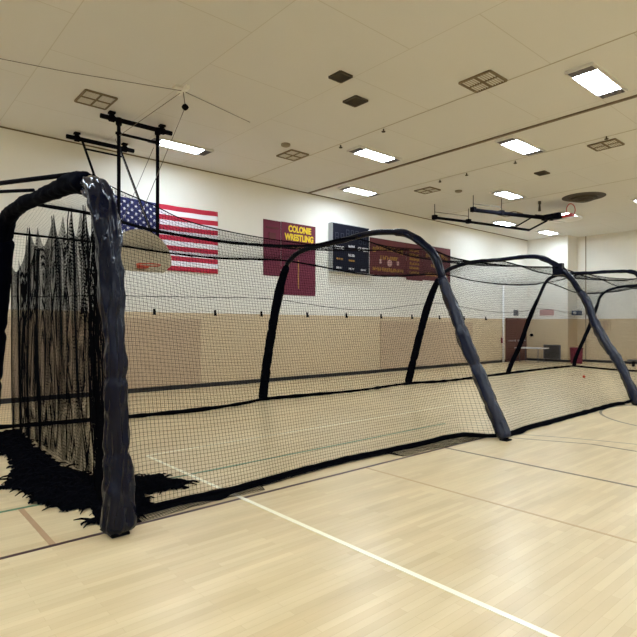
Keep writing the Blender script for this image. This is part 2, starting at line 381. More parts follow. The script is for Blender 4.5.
# flag
fu0, fu1, fh0, fh1 = 4.68, 7.59, 3.13, 4.86
t = thing('american_flag', P((fu0 + fu1) / 2, WV - .03, fh0), 'large United States flag hung flat on the cream wall', 'flag')
b = MB(); NX = 40; fw = fu1 - fu0; fh = fh1 - fh0
def fy(x, z): return WV - .035 - .012 * math.sin(x * 9 + z) - .008 * noise.noise(Vector((x * 3, z * 3, 0)))
def ftop(x): return -.05 * math.sin(math.pi * min(1, max(0, (x - .0) / fw))) * .6
def canton(x, k): return x < fw * .4 and k >= 6
vs = []; 
for k in range(27):
    for i in range(NX + 1):
        x = fw * i / NX; z = fh * k / 26
        vs.append(P(fu0 + x, fy(x, z), fh0 + z + ftop(x) * k / 26))
for k in range(26):
    for i in range(NX):
        x = fw * (i + .5) / NX; st = k // 2
        mi = 2 if (x < fw * .4 and st >= 6) else (0 if st % 2 == 0 else 1)
        b.v  # stripes
        b.f.append((k*(NX+1)+i, k*(NX+1)+i+1, (k+1)*(NX+1)+i+1, (k+1)*(NX+1)+i)); b.mi.append(mi)
b.v = [tuple(p) for p in vs]
o = b.build('cloth', [M['red'], M['fwhite'], M['blue']], t, smooth=True)
sm = o.modifiers.new('thickness', 'SOLIDIFY'); sm.thickness = .004
b = MB(); cw = fw * .4; chh = fh * 7 / 13
for row in range(9):
    for c in range(6 if row % 2 == 0 else 5):
        x = cw * ((c * 2 + 1 + (row % 2)) / 12); z = fh - chh * (row + 1) / 10
        pts = []
        for k in range(10):
            rr = .047 if k % 2 == 0 else .02; a = math.pi / 2 + k * math.pi / 5
            px, pz = x + rr * math.cos(a), z + rr * math.sin(a); pts.append(P(fu0 + px, fy(px, pz) - .006, fh0 + pz + ftop(px) * pz / fh))
        q = [p + Vector((-.003, 0, 0)) for p in pts]
        b.add(pts + q, [tuple(range(10))] + [(k, (k + 1) % 10, 10 + (k + 1) % 10, 10 + k) for k in range(10)])
b.build('stars', M['fwhite'], t)

def banner(u0, u1, h0, h1, m, name, label, d=.012):
    t = thing(name, P((u0 + u1) / 2, WV - .01, h0), label, 'banner')
    b = MB(); nx, nz = 16, 12; vs = []
    for s_ in (0, 1):
        for k in range(nz + 1):
            for i in range(nx + 1):
                x = u0 + (u1 - u0) * i / nx; z = h0 + (h1 - h0) * k / nz
                vs.append(P(x, WV - (.004 if s_ else .02 + .006 * noise.noise(Vector((x * 2, z * 2, 3)))), z))
    W = nx + 1; K = W * (nz + 1)
    fs = [(k*W+i, k*W+i+1, (k+1)*W+i+1, (k+1)*W+i) for k in range(nz) for i in range(nx)]
    rim = [i for i in range(W)] + [k*W+nx for k in range(1, nz+1)] + [nz*W+i for i in range(nx-1, -1, -1)] + [k*W for k in range(nz-1, 0, -1)]
    fs += [(rim[j], rim[j-1], K + rim[j-1], K + rim[j]) for j in range(len(rim))]
    b.add(vs, fs); b.build('cloth', m, t); return t
t = banner(9.15, 9.8, 3.2, 4.88, M['maroon'], 'championship_banner', 'narrow plain maroon banner left of the yellow lettered banner')
b = MB(); b.ubox(9.3, 9.66, WV - .034, WV - .02, 4.1, 4.16); b.ubox(9.24, 9.72, WV - .034, WV - .02, 4.62, 4.68); b.ubox(9.35, 9.6, WV - .034, WV - .02, 4.3, 4.5); b.build('marking', M['maroon2'], t)
t = banner(9.82, 11.2, 2.65, 4.89, M['maroon'], 'wrestling_banner', 'tall maroon banner with yellow COLONIE WRESTLING lettering')
b = MB(); wall_fit(b, 'COLONIE', 10.55, 4.70, WV - .028, .27, .012, .92); wall_fit(b, 'WRESTLING', 10.52, 4.44, WV - .028, .27, .012, 1.16); b.build('lettering', M['gold'], t)
b = MB(); b.ubox(10.47, 10.5, WV - .034, WV - .02, 2.85, 3.75); b.ubox(9.95, 11.1, WV - .034, WV - .02, 4.13, 4.17); b.build('stripe', M['dullgold'], t)

def blobs(b, u0, u1, h, hh, n_, v, seed, arch=0):        # illegible small lettering: little strokes
    r_ = random.Random(seed)
    for k in range(n_):
        x0 = u0 + (u1 - u0) * k / n_; x1 = x0 + (u1 - u0) / n_ * .72; am = arch * (1 - (2 * (k + .5) / n_ - 1) ** 2)
        b.ubox(x0, x0 + (x1 - x0) * .35, v - .012, v, h - hh/2 + am, h + hh/2 + am)
        if r_.random() < .7: b.ubox(x1 - (x1 - x0) * .35, x1, v - .012, v, h - hh/2 + am, h + hh/2 * r_.uniform(.2, 1) + am)
        zz = r_.choice((-.5, 0, .4)); b.ubox(x0, x1, v - .0115, v, h + zz * hh + am - hh*.09, h + zz * hh + am + hh*.09)
t = banner(13.75, 15.75, 3.53, 4.85, M['maroon2'], 'team_banner', 'maroon banner with arched gold lettering beside the scoreboard')
for q in ((13.9, 15.6, 4.42, .17, 9, WV - .022, 1, .12), (14.3, 15.3, 4.18, .13, 8, WV - .022, 2), (13.9, 15.6, 3.75, .13, 14, WV - .022, 3)):
    b = MB(); blobs(b, *q); b.build('lettering', M['dullgold'], t)
b = MB(); b.ubox(14.25, 14.35, WV - .034, WV - .02, 3.95, 4.1); b.ubox(15.2, 15.32, WV - .034, WV - .02, 3.95, 4.1); b.tube([P(14.8, WV - .034, 4.0), P(14.8, WV - .02, 4.0)], .13, 14); b.build('emblem', M['pinksign'], t)
t = banner(15.77, 16.75, 3.45, 4.85, M['maroon2'], 'team_banner', 'narrow maroon banner with rows of gold writing, middle of the wide set')
b = MB()
for k in range(6): blobs(b, 15.95, 16.55, 4.6 - k * .17, .09, 7, WV - .022, 10 + k)
b.build('lettering', M['dullgold'], t)
t = banner(16.77, 18.6, 3.5, 4.88, M['maroon2'], 'team_banner', 'maroon banner behind the bent blue post, rightmost of the wide set')
b = MB(); blobs(b, 16.95, 18.4, 4.45, .15, 10, WV - .022, 21, .1); blobs(b, 16.95, 18.4, 3.75, .12, 12, WV - .022, 22); blobs(b, 17.3, 18.1, 4.1, .12, 6, WV - .022, 23)
b.build('lettering', M['dullgold'], t)

# scoreboard
s0, s1, sh0, sh1, sd = 11.78, 13.52, 3.5, 5.1, .2
t = thing('scoreboard', P(12.65, WV, sh0), 'dark wall mounted scoreboard between the maroon banners', 'scoreboard')
b = MB(); b.ubox(s0, s1, WV - sd, WV - .001, sh0, sh1); b.build('casing', M['silver'], t)
b = MB(); b.ubox(s0 + .02, s1 - .02, WV - sd - .012, WV - sd + .001, sh0 + .02, sh1 - .02); b.build('face', M['scoreface'], t)
b = MB(); vv = WV - sd - .014
wall_text(b, 'HOME', 12.08, 4.28, vv, .15, .004); wall_text(b, 'GUEST', 13.2, 4.32, vv, .17, .005)
blobs(b, 12.5, 12.8, 4.38, .07, 6, vv + .004, 31); blobs(b, 12.5, 12.8, 4.08, .08, 6, vv + .004, 32)
for x in (11.95, 12.52, 13.1): blobs(b, x, x + .26, 3.62, .06, 6, vv + .004, 33)
b.build('lettering', M['white'], t)
b = MB(); blobs(b, 11.95, 12.25, 3.92, .06, 6, vv + .004, 36); blobs(b, 12.52, 12.82, 3.9, .06, 6, vv + .004, 37); b.build('yellow_lettering', M['dullgold'], t)
b = MB()
for (a0, z0) in ((11.9, 4.5), (12.15, 4.5), (13.0, 4.5), (13.22, 4.5), (12.4, 4.65), (12.62, 4.65), (12.84, 4.65)):
    for q in ((0, .14, .0, .02), (0, .14, .13, .15), (0, .14, .26, .28), (0, .02, 0, .28), (.12, .14, 0, .28)):
        b.ubox(a0 + q[0], a0 + q[1], vv, vv + .003, z0 + q[2], z0 + q[3])
b.build('digit_segments', M['digit'], t)

# small things by the door and far wall
b = MB(); b.ubox(23.75, 24.03, WV - .1, WV, 2.2, 2.46); b.tube([P(23.89, WV - .13, 2.33), P(23.89, WV - .1, 2.33)], .1, 16)
tag(b.build('wall_speaker', M['greysteel'], loc=P(23.89, WV, 2.2)), 'small dark box speaker on the wall above the brown double door', 'speaker')
b = MB(); b.ubox(22.6, 22.7, WV - .05, WV, .9, 1.15); tag(b.build('pull_station', M['maroonbox'], loc=P(22.65, WV, .9)), 'small dark red box on the wall left of the double door', 'alarm box')
b = MB(); b.ubox(FU - .04, FU, 11.7, 12.38, 2.2, 2.5); o = b.build('wall_sign', M['pinksign'], loc=P(FU, 12.04, 2.2)); tag(o, 'dull pink rectangular sign high on the far wall', 'sign')
b = MB()
b.tube([P(FU - .05, 12.8, 1.25), P(FU, 12.8, 1.25)], .08, 18); tag(b.build('wall_bell', M['black'], loc=P(FU, 12.8, 1.25)), 'small round dark bell on the tan wall above the table', 'bell')
t = thing('wall_louvre', P(FU, 11.8, .1), 'grey louvred grille low on the far wall beside the table', 'vent')
b = MB(); b.ubox(FU - .04, FU, 11.38, 12.2, .12, .8); b.build('frame', M['greysteel'], t)
b = MB()
for k in range(12): b.ubox(FU - .055, FU - .04, 11.42, 12.16, .16 + k * .052, .19 + k * .052)
b.build('slats', M['grille_dark'], t)
# folding table
tu = 23.9; t = thing('folding_table', P(tu, 12.3, 0), 'white folding table standing near the far wall corner', 'table')
b = MB(); b.ubox(tu - .38, tu + .38, 11.55, 12.85, .64, .685); b.build('tabletop', M['white'], t)
for v in (11.75, 12.65):
    for u in (tu - .28, tu + .28):
        b = MB(); b.tube([P(u, v, 0), P(u, v, .64)], .016, 8); b.build('leg', M['greysteel'], t)
# red bin
t = thing('equipment_bin', P(24.6, 10.4, 0), 'dark red bin standing behind the far post at the wall corner', 'bin')
b = MB(); a0, c0_ = 24.55, 10.42
b.tube([P(a0, c0_, 0), P(a0, c0_, .05), P(a0, c0_, .66)], [.24, .26, .29], 4, prof=lambda i, a: 1.0); b.build('body', M['maroonbox'], t)
b = MB(); b.tube([P(a0, c0_, .66), P(a0, c0_, .70), P(a0, c0_, .73)], [.31, .31, .24], 4); b.build('lid', M['maroonbox'], t)
# blue housing
t = thing('wall_projector', P(25.6, RV, 2.3), 'dark blue grey unit mounted high on the wall corner', 'wall unit')
b = MB(); b.ubox(25.4, 25.8, RV - .35, RV - .05, 2.2, 2.42); b.ubox(25.5, 25.7, RV - .05, RV, 2.25, 2.38); b.build('housing', M['bluegrey'], t)
b = MB(); b.tube([P(25.35, RV - .2, 2.31), P(25.4, RV - .2, 2.31)], .07, 14); b.build('lens', M['silver'], t)
t = thing('wall_cabinet', P(RU, 9.75, 1.45), 'beige control box on the recessed far wall', 'box')
b = MB(); b.ubox(RU - .1, RU, 9.55, 9.95, 1.45, 2.0); b.build('body', M['pad_tan'], t)
b = MB(); b.ubox(RU - .115, RU - .1, 9.59, 9.91, 1.5, 1.95); b.build('door', M['pad_dark'], t)
t = thing('bench', P(24.6, 7.9, 0), 'low grey bench by the far wall at the right edge', 'bench')
b = MB(); b.ubox(24.45, 24.75, 6.5, 8.3, .22, .28); b.build('seat', M['greysteel'], t)
for v in (6.7, 8.1):
    b = MB(); b.ubox(24.5, 24.7, v - .03, v + .03, 0, .22); b.build('leg', M['black'], t)
b = MB(); r0 = .06
for i in range(7):
    pass
bm = bmesh.new(); bmesh.ops.create_uvsphere(bm, u_segments=16, v_segments=10, radius=.045); me = bpy.data.meshes.new('ball'); bm.to_mesh(me); bm.free()
me.materials.append(M['orange']); me.polygons.foreach_set('use_smooth', [True] * len(me.polygons))
o = bpy.data.objects.new('ball', me); COL.objects.link(o); o.location = P(17.74, 7.29, .045); tag(o, 'small orange ball lying on the far floor inside the cage', 'ball')

# ------------------------------------------------------------------ basketball goal by the flag
def fan_pts(W, H, n_=18):     # outline of a fan backboard, x across, z up, bottom centre at 0
    pts = [(-W*.36, 0), (W*.36, 0), (W*.5, H*.2)]
    for k in range(n_ + 1):
        a = math.radians(12 + (180 - 24) * k / n_); pts.append((W*.51 * math.cos(a), H*.22 + H*.78 * math.sin(a)))
    pts.append((-W*.5, H*.2)); return pts
GV = 10.7
t = thing('basketball_goal', P(4.38, GV, CEIL), 'ceiling hung basketball goal with tan fan backboard before the flag', 'basketball goal')
for (ua, ub, v) in ((3.62, 5.12, GV), (3.45, 4.95, 12.35)):
    b = MB(); b.tube([P(ua, v, 5.82), P(ub, v, 5.82)], .048, 10)
    for u in (ua + .22, ub - .22):
        b.tube([P(u, v, 5.82), P(u, v, CEIL - .001)], .03, 8); b.ubox(u - .06, u + .06, v - .06, v + .06, CEIL - .04, CEIL - .001); b.tube([P(u - .05, v, 5.82), P(u + .05, v, 5.82)], .07, 10)
    b.build('mounting_bar', M['black'], t, smooth=False)
MU = (3.98, 4.80)
for u in MU:
    b = MB(); b.tube([P(u, GV, 5.78), P(u, GV, 2.95)], .036, 10); b.tube([P(u, GV, 5.86), P(u, GV, 5.72)], .06, 10); b.build('mast', M['black'], t)
b = MB(); b.tube([P(MU[0] - .06, GV, 5.55), P(MU[1] + .06, GV, 5.55)], .03, 8)
for u in MU: b.tube([P(u - .03, GV, 5.55), P(u + .03, GV, 5.55)], .055, 8)
b.build('cross_bar', M['black'], t)
b = MB(); b.tube([P(MU[0], GV, 3.2), P(MU[1], GV, 3.2)], .028, 8); b.build('cross_bar', M['black'], t)
for i, u in enumerate((3.78, 4.62)):
    b = MB(); b.tube([P(u, 12.35, 5.8), P(MU[i], GV, 3.3)], .026, 8); b.build('brace', M['black'], t)
b = MB(); b.tube([P(3.81, 12.2, 5.58), P(4.65, 12.2, 5.58)], .022, 8); b.build('cross_bar', M['black'], t)
b = MB()
for a, c in (((3.98, 5.5), (4.7, 3.7)), ((4.8, 5.5), (4.05, 3.7))): b.tube([P(a[0], GV + .2, a[1]), P(c[0], GV + .12, c[1])], .006, 5)
b.build('brace_cable', M['cable'], t)
b = MB(); fp = fan_pts(1.34, .86); fz = 2.79; n_ = len(fp); fcu = 4.39; fv = GV - .12
b.add([P(fcu + x, fv, fz + z) for x, z in fp] + [P(fcu + x, fv + .03, fz + z) for x, z in fp], [tuple(range(n_)), tuple(range(2*n_-1, n_-1, -1))] + [(i, n_ + i, n_ + (i+1) % n_, (i+1) % n_) for i in range(n_)])
bb = b.build('backboard', M['board'], t)
b = MB(); b.ubox(fcu - .3, fcu - .27, fv - .004, fv, fz + .2, fz + .62); b.ubox(fcu + .27, fcu + .3, fv - .004, fv, fz + .2, fz + .62); b.ubox(fcu - .3, fcu + .3, fv - .004, fv, fz + .59, fz + .62)
o = b.build('target_square', M['board']); o.data.transform(Matrix.Translation(-t.location)); o.parent = bb
b = MB()
for u in MU: b.ubox(u - .02, u + .02, fv + .03, GV - .02, 3.0, 3.08); b.ubox(u - .02, u + .02, fv + .03, GV - .02, 3.3, 3.38)
b.build('bracket', M['black'], t)
b = MB(); rc = (fcu, fv - .38, fz + .1); b.tube([P(rc[0] + .23 * math.cos(2*math.pi*k/28), rc[1] + .23 * math.sin(2*math.pi*k/28), rc[2]) for k in range(29)], .012, 8)
b.ubox(fcu - .09, fcu + .09, fv - .17, fv, fz + .06, fz + .11); b.build('rim', M['orange'], t)
# hoist pulley with cables
t = thing('hoist_pulley', P(4.4, 8.8, CEIL), 'small pulley plate with dark ball under the ceiling and thin cables', 'pulley')
b = MB(); b.ubox(4.25, 4.5, 8.72, 8.88, CEIL - .04, CEIL); b.ubox(4.4, 4.46, 8.6, 9.0, CEIL - .07, CEIL); b.build('plate', M['wall'], t)
b = MB(); bc = P(4.47, 8.8, 5.62); bm_r = [0, .035, .055, .065, .055, .035, 0.001]
b.tube([bc + Vector((0, 0, .065 - .13 * k / 6)) for k in range(7)], [max(.002, q) for q in bm_r], 12); b.build('stop_ball', M['black'], t, smooth=True)
b = MB()
b.tube([P(4.43, 8.8, CEIL - .03), bc, P(4.40, 10.68, 3.9)], .007, 5); b.tube([P(4.43, 8.8, CEIL - .05), P(2.6, 9.3, CEIL - .1), P(0, 10, CEIL - .08)], .006, 5)
b.tube([P(4.43, 8.8, CEIL - .05), P(3.98, 10.66, 5.5)], .006, 5); b.tube([P(4.43, 8.8, CEIL - .05), P(6.2, 9.3, CEIL - .02)], .005, 5)
b.build('cable', M['cable'], t)

# ------------------------------------------------------------------ folded goal
HG = 5.47; KG = (HG - 1.65) / 3.65     # the whole goal sits a little higher and farther
_P = P
def P(u, v, h): return _P(u * KG, v * KG, h)
t = thing('folded_basketball_goal', P(16.5, 9.6, CEIL), 'basketball goal folded up flat under the ceiling with raised red rim', 'basketball goal')
def pipe(name, pts, r, m='black'):
    b = MB(); b.tube([P(*p) for p in pts], r, 8); return b.build(name, M[m], t)
pipe('mast', [(14.5, 10.8, HG), (16, 10.45, HG), (19.1, 9.85, HG)], .05)
pipe('mast', [(14.45, 9.32, HG), (15.5, 9.0, HG), (17.1, 8.5, HG), (18.3, 8.15, HG)], .065)
pipe('cross_bar', [(19.1, 9.85, HG), (17.9, 8.6, HG)], .035); pipe('cross_bar', [(18.2, 9.95, HG), (17.0, 8.7, HG)], .025)
for q in ((14.55, 10.8), (16, 10.45), (14.5, 9.3), (15.6, 8.97)):
    b = MB(); b.tube([P(q[0], q[1], HG), P(q[0], q[1], CEIL - .001)], .012, 8); b.ubox(q[0] - .07, q[0] + .07, q[1] - .07, q[1] + .07, HG - .06, HG + .09); b.build('hanger', M['black'], t)
for a, c in (((14.55, 10.8), (16, 10.45)), ((14.5, 9.3), (15.6, 8.97))):
    b = MB(); b.tube([P(a[0], a[1], HG + .2), P(c[0], c[1], HG + .2)], .012, 6); b.build('tie_bar', M['cable'], t)
b = MB(); n_ = len(fp); cu_, cv_ = 18.2, 7.95
fp2 = fan_pts(1.36, .88)
b.add([P(cu_ + z * .8 - .5, cv_ + x * .75, HG - .06) for x, z in fp2] + [P(cu_ + z * .8 - .5, cv_ + x * .75, HG - .02) for x, z in fp2], [tuple(range(n_)), tuple(range(2*n_-1, n_-1, -1))] + [(i, n_ + i, n_ + (i+1) % n_, (i+1) % n_) for i in range(n_)])
b.build('backboard', M['white'], t)
b = MB(); b.ubox(17.2, 18.3, 8.05, 8.3, HG - .04, HG + .08); b.ubox(17.3, 17.5, 7.9, 8.5, HG - .08, HG + .1); b.ubox(17.9, 18.05, 7.75, 8.5, HG - .02, HG + .12); b.tube([P(17.0, 8.55, HG + .05), P(18.5, 7.95, HG + .05)], .05, 8)
b.build('folding_frame', M['black'], t)
b = MB(); rc = Vector(P(17.9, 7.78, HG + .25)); X_ = Vector((.75, .66, 0)).normalized()
b.tube([rc + X_ * (.19 * math.cos(2*math.pi*k/28)) * .75 + Vector((0, 0, .22 * math.sin(2*math.pi*k/28))) for k in range(29)], .014, 8)
b.ubox(17.8, 18.0, 7.7, 7.9, HG, HG + .12); b.tube([P(17.5, 8.0, HG + .03), P(18.2, 7.75, HG + .03)], .045, 8); b.build('rim', M['rimred'], t)
P = _P
b = MB(); b.tube([P(17.6, 8.7, CEIL - .001), P(17.6, 8.7, CEIL - .1)], .05, 8); b.tube([P(17.6, 8.7, CEIL - .1), P(17.6, 8.7, CEIL - .34)], [.03, .05], 8)
tag(b.build('hoist_weight', M['grille_dark'], loc=P(17.6, 8.7, CEIL)), 'small dark weight hanging from the ceiling above the folded goal', 'hoist weight')

# ------------------------------------------------------------------ batting cage hoops
def pad(name, pts, R, m, parent, amp=.1, seed=0, seg=24, step=.03, cinch=()):
    path = smooth_path(pts, step); L = [0]
    for a, c in zip(path, path[1:]): L.append(L[-1] + (c - a).length)
    T_ = L[-1]
    def rr(i):
        s = L[i]; x = R(s / T_) if callable(R) else R
        x *= 1 + .05 * noise.noise(Vector((s * 2.1, seed, 0)))
        for c in cinch: x *= 1 - .14 * math.exp(-((s - c) / .035) ** 2)
        e = min(s, T_ - s)
        if e < .05: x *= .72 + .28 * math.sqrt(max(0, e / .05))
        return x
    def prof(i, a):
        s = L[i]; c, d = math.cos(a), math.sin(a)
        n1 = noise.noise(Vector((c * 1.3 + seed * 3, d * 1.3, s * 2.2)))
        n2 = noise.noise(Vector((c * 2.5 + seed * 5, d * 2.5 + 7, s * 6 + c * 2)))
        n3 = abs(noise.noise(Vector((c * 1.7 + s, d * 1.7 + seed * 2, s * 4.5 + d * 1.2))))
        n4 = noise.noise(Vector((c * 3.4 + seed, d * 3.4, s * .9)))
        return 1 + amp * (1.0 * n1 + .8 * n2 - 1.5 * n3 + .6 * n4)
    b = MB(); b.tube(path, [rr(i) for i in range(len(path))], seg, prof=prof)
    return b.build(name, m, parent, smooth=True)
def U2(u, vh): return [P(u if not isinstance(u, (tuple, list)) else interp(u, v), v, h) for v, h in vh]

HOOP = {}
H1 = [(4.23, .025), (4.25, .53), (4.28, 1.0), (4.31, 1.46), (4.38, 1.87), (4.45, 2.27), (4.54, 2.6), (4.66, 2.8), (4.88, 2.92), (5.2, 2.98), (5.94, 3.03), (7.16, 3.12), (7.9, 3.08), (8.27, 2.86), (8.47, 2.44), (8.75, 1.75), (9.12, .86), (9.44, .025)]
H2 = [(4.03, .025), (4.32, .64), (4.63, 1.3), (4.9, 1.92), (5.09, 2.4), (5.25, 2.8), (5.49, 3.03), (5.74, 3.2), (6.03, 3.29), (6.62, 3.35), (7.41, 3.30), (8.15, 3.27), (8.63, 3.2), (8.97, 3.02), (9.2, 2.57), (9.45, 1.81), (9.68, .9), (9.85, .025)]
H3 = [(4.0, .025), (4.35, .86), (4.72, 1.47), (5.03, 2.25), (5.32, 2.72), (5.59, 3.02), (5.95, 3.26), (6.32, 3.35), (7.11, 3.34), (7.69, 3.35), (8.23, 3.29), (8.62, 3.16), (8.85, 2.93), (9.12, 2.41), (9.45, 1.42), (9.65, .75), (9.85, .025)]
H4 = [(4.05, .025), (4.35, .85), (4.75, 1.6), (5.05, 2.3), (5.3, 2.8), (5.5, 3.1), (5.73, 3.28), (6.45, 3.33), (6.89, 3.33), (7.44, 3.36), (7.98, 3.32), (8.28, 3.14), (8.56, 2.59), (8.87, 1.92), (9.2, 1.03), (9.49, .43), (9.66, .025)]
H5 = [(4.25, .025), (4.5, .85), (4.85, 1.6), (5.1, 2.3), (5.35, 2.75), (5.6, 3.05), (6.2, 3.22), (7.32, 3.25), (7.92, 3.22), (8.4, 3.09), (8.66, 2.86), (8.78, 2.5), (9.05, 1.73), (9.33, 1.07), (9.61, .4), (9.7, .025)]
HU = {1: [(4.6, 1.57), (5.2, 1.5)], 2: [(4, 7.12), (10, 6.9)], 3: [(4, 12.4), (10, 12.0)], 4: 17.2, 5: 22.6}
def cutat(path, hmax, side):    # points of one leg below hmax
    n_ = len(path) // 2; seq = path[:n_ + 2] if side == 0 else path[::-1][:n_ + 2]
    out = []
    for a, c in zip(seq, seq[1:]):
        out.append(a)
        if c[1] > hmax:
            k = (hmax - a[1]) / (c[1] - a[1]); out.append((a[0] + (c[0] - a[0]) * k, hmax)); break
    return out
def foot(u, v, t):
    b = MB(); b.ubox(u - .07, u + .07, v - .06, v + .06, 0, .02); b.tube([P(u, v, .02), P(u, v, .1)], .045, 10); b.build('foot', M['black'], t)
labels = {1: 'nearest cage hoop, thick wrinkled navy padded post at left', 2: 'second cage hoop, blue padded post leaning before the wide banner', 3: 'third cage hoop, blue padded post reaching the right edge',
          4: 'fourth cage hoop, thin arch far right beyond the third', 5: 'farthest cage hoop standing by the red bin'}
def uat(k, v): return HU[k] if not isinstance(HU[k], list) else interp(HU[k], v)
for k, Hp in ((1, H1), (2, H2), (3, H3), (4, H4), (5, H5)):
    t = thing('cage_hoop', P(uat(k, 7), 7, 0), labels[k], 'batting cage hoop', 'padded batting cage hoops')
    if k == 1:
        front = Hp[:10]
        pad('leg_pad', U2(HU[k], Hp[:9]), lambda x: interp([(0, .135), (.1, .122), (.17, .1), (.3, .1), (.36, .096), (.5, .088), (.72, .112), (.88, .125), (1, .085)], x), M['navy'], t, .2, 1, 44, .016, cinch=(.62, 1.22))
        pad('crossbar_pad', U2(HU[k], Hp[8:14]), lambda x: interp([(0, .11), (.2, .08), (.7, .085), (1, .12)], x), M['shadevinyl'], t, .14, 2, 28, .03)
        pad('leg_pad', U2(HU[k], Hp[13:][::-1]), .145, M['shadevinyl'], t, .12, 3, 24, .03, cinch=(.9, 1.7))
    else:
        hm = 2.45 if k < 4 else 2.2
        lo = cutat(Hp, hm, 0); hi0 = cutat(Hp, hm, 0)[-1]; re = cutat(Hp, 2.95 if k < 4 else 2.6, 1)
        pad('leg_pad', U2(HU[k], lo), lambda x: interp([(0, .105), (.7, .10), (1, .085)], x), M['navyblue'], t, .2, 10 + k, 24, .03, cinch=(.55, 1.15, 1.8))
        pad('leg_pad', U2(HU[k], re), lambda x: interp([(0, .105), (.8, .10), (1, .08)], x) * (1 if k < 4 else .75), M['shadevinyl'], t, .1, 20 + k, 20, .04, cinch=(.7, 1.6))
        mid_ = [p for p in Hp if p[1] > hm and not (p[0] > 7 and p[1] < re[-1][1])]
        sp = smooth_path(U2(HU[k], [hi0] + mid_ + [re[-1]]), .06)
        b = MB(); nn_ = len(sp)
        b.tube(sp, [(.066 if i < nn_ * .3 else .052) * (1 + .14 * noise.noise(Vector((i * .35, k, 0)))) for i in range(nn_)], 14, prof=lambda i, a: 1 + .12 * noise.noise(Vector((math.cos(a), math.sin(a), i * .3))))
        b.build('crossbar_sleeve', [M['navy']], t, smooth=True)
    for v in (Hp[0][0], Hp[-1][0]): foot(uat(k, v), v, t)
    if k == 1:      # short spars that reach out past the nearest hoop
        for a, c, r_ in (((1.53, 5.35, 3.1), (.55, 7.1, 3.1), .024), ((1.5, 6.6, 3.19), (.7, 7.56, 3.19), .02)):
            b = MB(); b.tube([P(*a), P(*c)], r_, 8); b.build('spar', M['black'], t)
    if k == 3:
        b = MB(); u_ = uat(3, 5.65); b.ubox(u_ - .1, u_ + .02, 5.5, 5.72, 2.85, 3.12); b.build('clamp_pad', M['navy'], t)

# ------------------------------------------------------------------ netting
def strand(b, pts, r):
    # light three sided strand
    m_ = len(pts); o = len(b.v)
    for i in range(m_):
        t_ = (pts[min(i + 1, m_ - 1)] - pts[max(i - 1, 0)]); t_.normalize()
        x = t_.cross(Vector((.31, .52, .79))); x.normalize(); y = t_.cross(x)
        p = pts[i]
        for a in (0, 2.0944, 4.18879): b.v.append(tuple(p + x * (math.cos(a) * r) + y * (math.sin(a) * r)))
    for i in range(m_ - 1):
        for k in range(3):
            k2 = (k + 1) % 3; b.f.append((o + i*3 + k, o + i*3 + k2, o + (i+1)*3 + k2, o + (i+1)*3 + k)); b.mi.append(0)
def net(b, S, na, nb, sa, sb, r):   # S(a, b) -> point; na lines of constant a with sb pieces, nb lines of constant b with sa pieces
    for i in range(na + 1): strand(b, [S(i / na, k / sb) for k in range(sb + 1)], r)
    for j in range(nb + 1): strand(b, [S(k / sa, j / nb) for k in range(sa + 1)], r)

UA, UB = 1.55, 22.5
near_bot = [(1.5, 4.35), (1.85, 4.55), (2.85, 4.56), (4.27, 4.68), (5.9, 4.63), (6.85, 4.6), (7.15, 4.22), (8.2, 4.25), (9.4, 4.27), (11.2, 4.31), (11.9, 4.33), (12.4, 4.25), (14.8, 4.36), (17.2, 4.15), (20, 4.4), (22.5, 4.3)]
far_bot = [(1.5, 9.85), (3.2, 9.5), (4.3, 9.36), (5.2, 9.32), (6.2, 9.5), (6.9, 9.75), (9.5, 9.5), (12.0, 9.75), (13, 9.48), (15, 9.5), (17.2, 9.62), (19.8, 9.7), (22.5, 9.66)]
near_top = [(1.5, 4.72, 2.98), (1.9, 5.2, 3.0), (2.27, 5.25, 2.92), (2.7, 5.3, 2.81), (3.3, 5.3, 2.75), (4.1, 5.3, 2.73), (5.5, 5.3, 2.76), (6.6, 5.3, 2.86), (7.1, 5.38, 2.93), (7.9, 5.45, 2.86), (9.2, 5.5, 2.86), (10.8, 5.55, 2.93), (12.35, 5.6, 3.02), (14, 5.6, 2.9), (15.8, 5.5, 2.92), (17.2, 5.45, 3.05), (20, 5.5, 2.85), (22.5, 5.6, 3.0)]
ridge = [(1.5, 7.0, 3.12), (2.3, 7, 3.09), (3.0, 7, 2.99), (3.8, 7, 2.95), (4.6, 7, 2.95), (5.9, 7, 3.06), (7.0, 7, 3.3), (8.5, 7, 3.12), (10, 7, 3.12), (12.2, 7, 3.3), (14.2, 7, 3.15), (16, 7, 3.16), (17.2, 7, 3.32), (19.9, 7, 3.05), (22.5, 7, 3.2)]
far_top = [(1.5, 8.3, 2.95), (3.1, 8.75, 3.0), (4.1, 8.8, 2.96), (5.1, 8.8, 2.95), (6.0, 8.8, 3.0), (6.9, 8.9, 3.05), (9.5, 8.8, 2.9), (12.1, 8.7, 3.08), (13.6, 8.7, 3.0), (15.2, 8.6, 2.97), (16.6, 8.4, 3.03), (17.2, 8.25, 3.12), (19.9, 8.4, 2.9), (22.5, 8.55, 3.0)]
def cr(tab, u, j):
    n_ = len(tab)
    for i in range(n_ - 1):
        if u <= tab[i + 1][0] or i == n_ - 2:
            a = tab[max(i - 1, 0)]; p = tab[i]; q = tab[i + 1]; d = tab[min(i + 2, n_ - 1)]
            t_ = (u - p[0]) / (q[0] - p[0]); h_ = q[0] - p[0]
            m0 = (q[j] - a[j]) / (q[0] - a[0]) * h_; m1 = (d[j] - p[j]) / (d[0] - p[0]) * h_
            t2, t3 = t_ * t_, t_ ** 3
            return (2*t3 - 3*t2 + 1) * p[j] + (t3 - 2*t2 + t_) * m0 + (-2*t3 + 3*t2) * q[j] + (t3 - t2) * m1
def NT(u): return P(u, cr(near_top, u, 1), cr(near_top, u, 2))
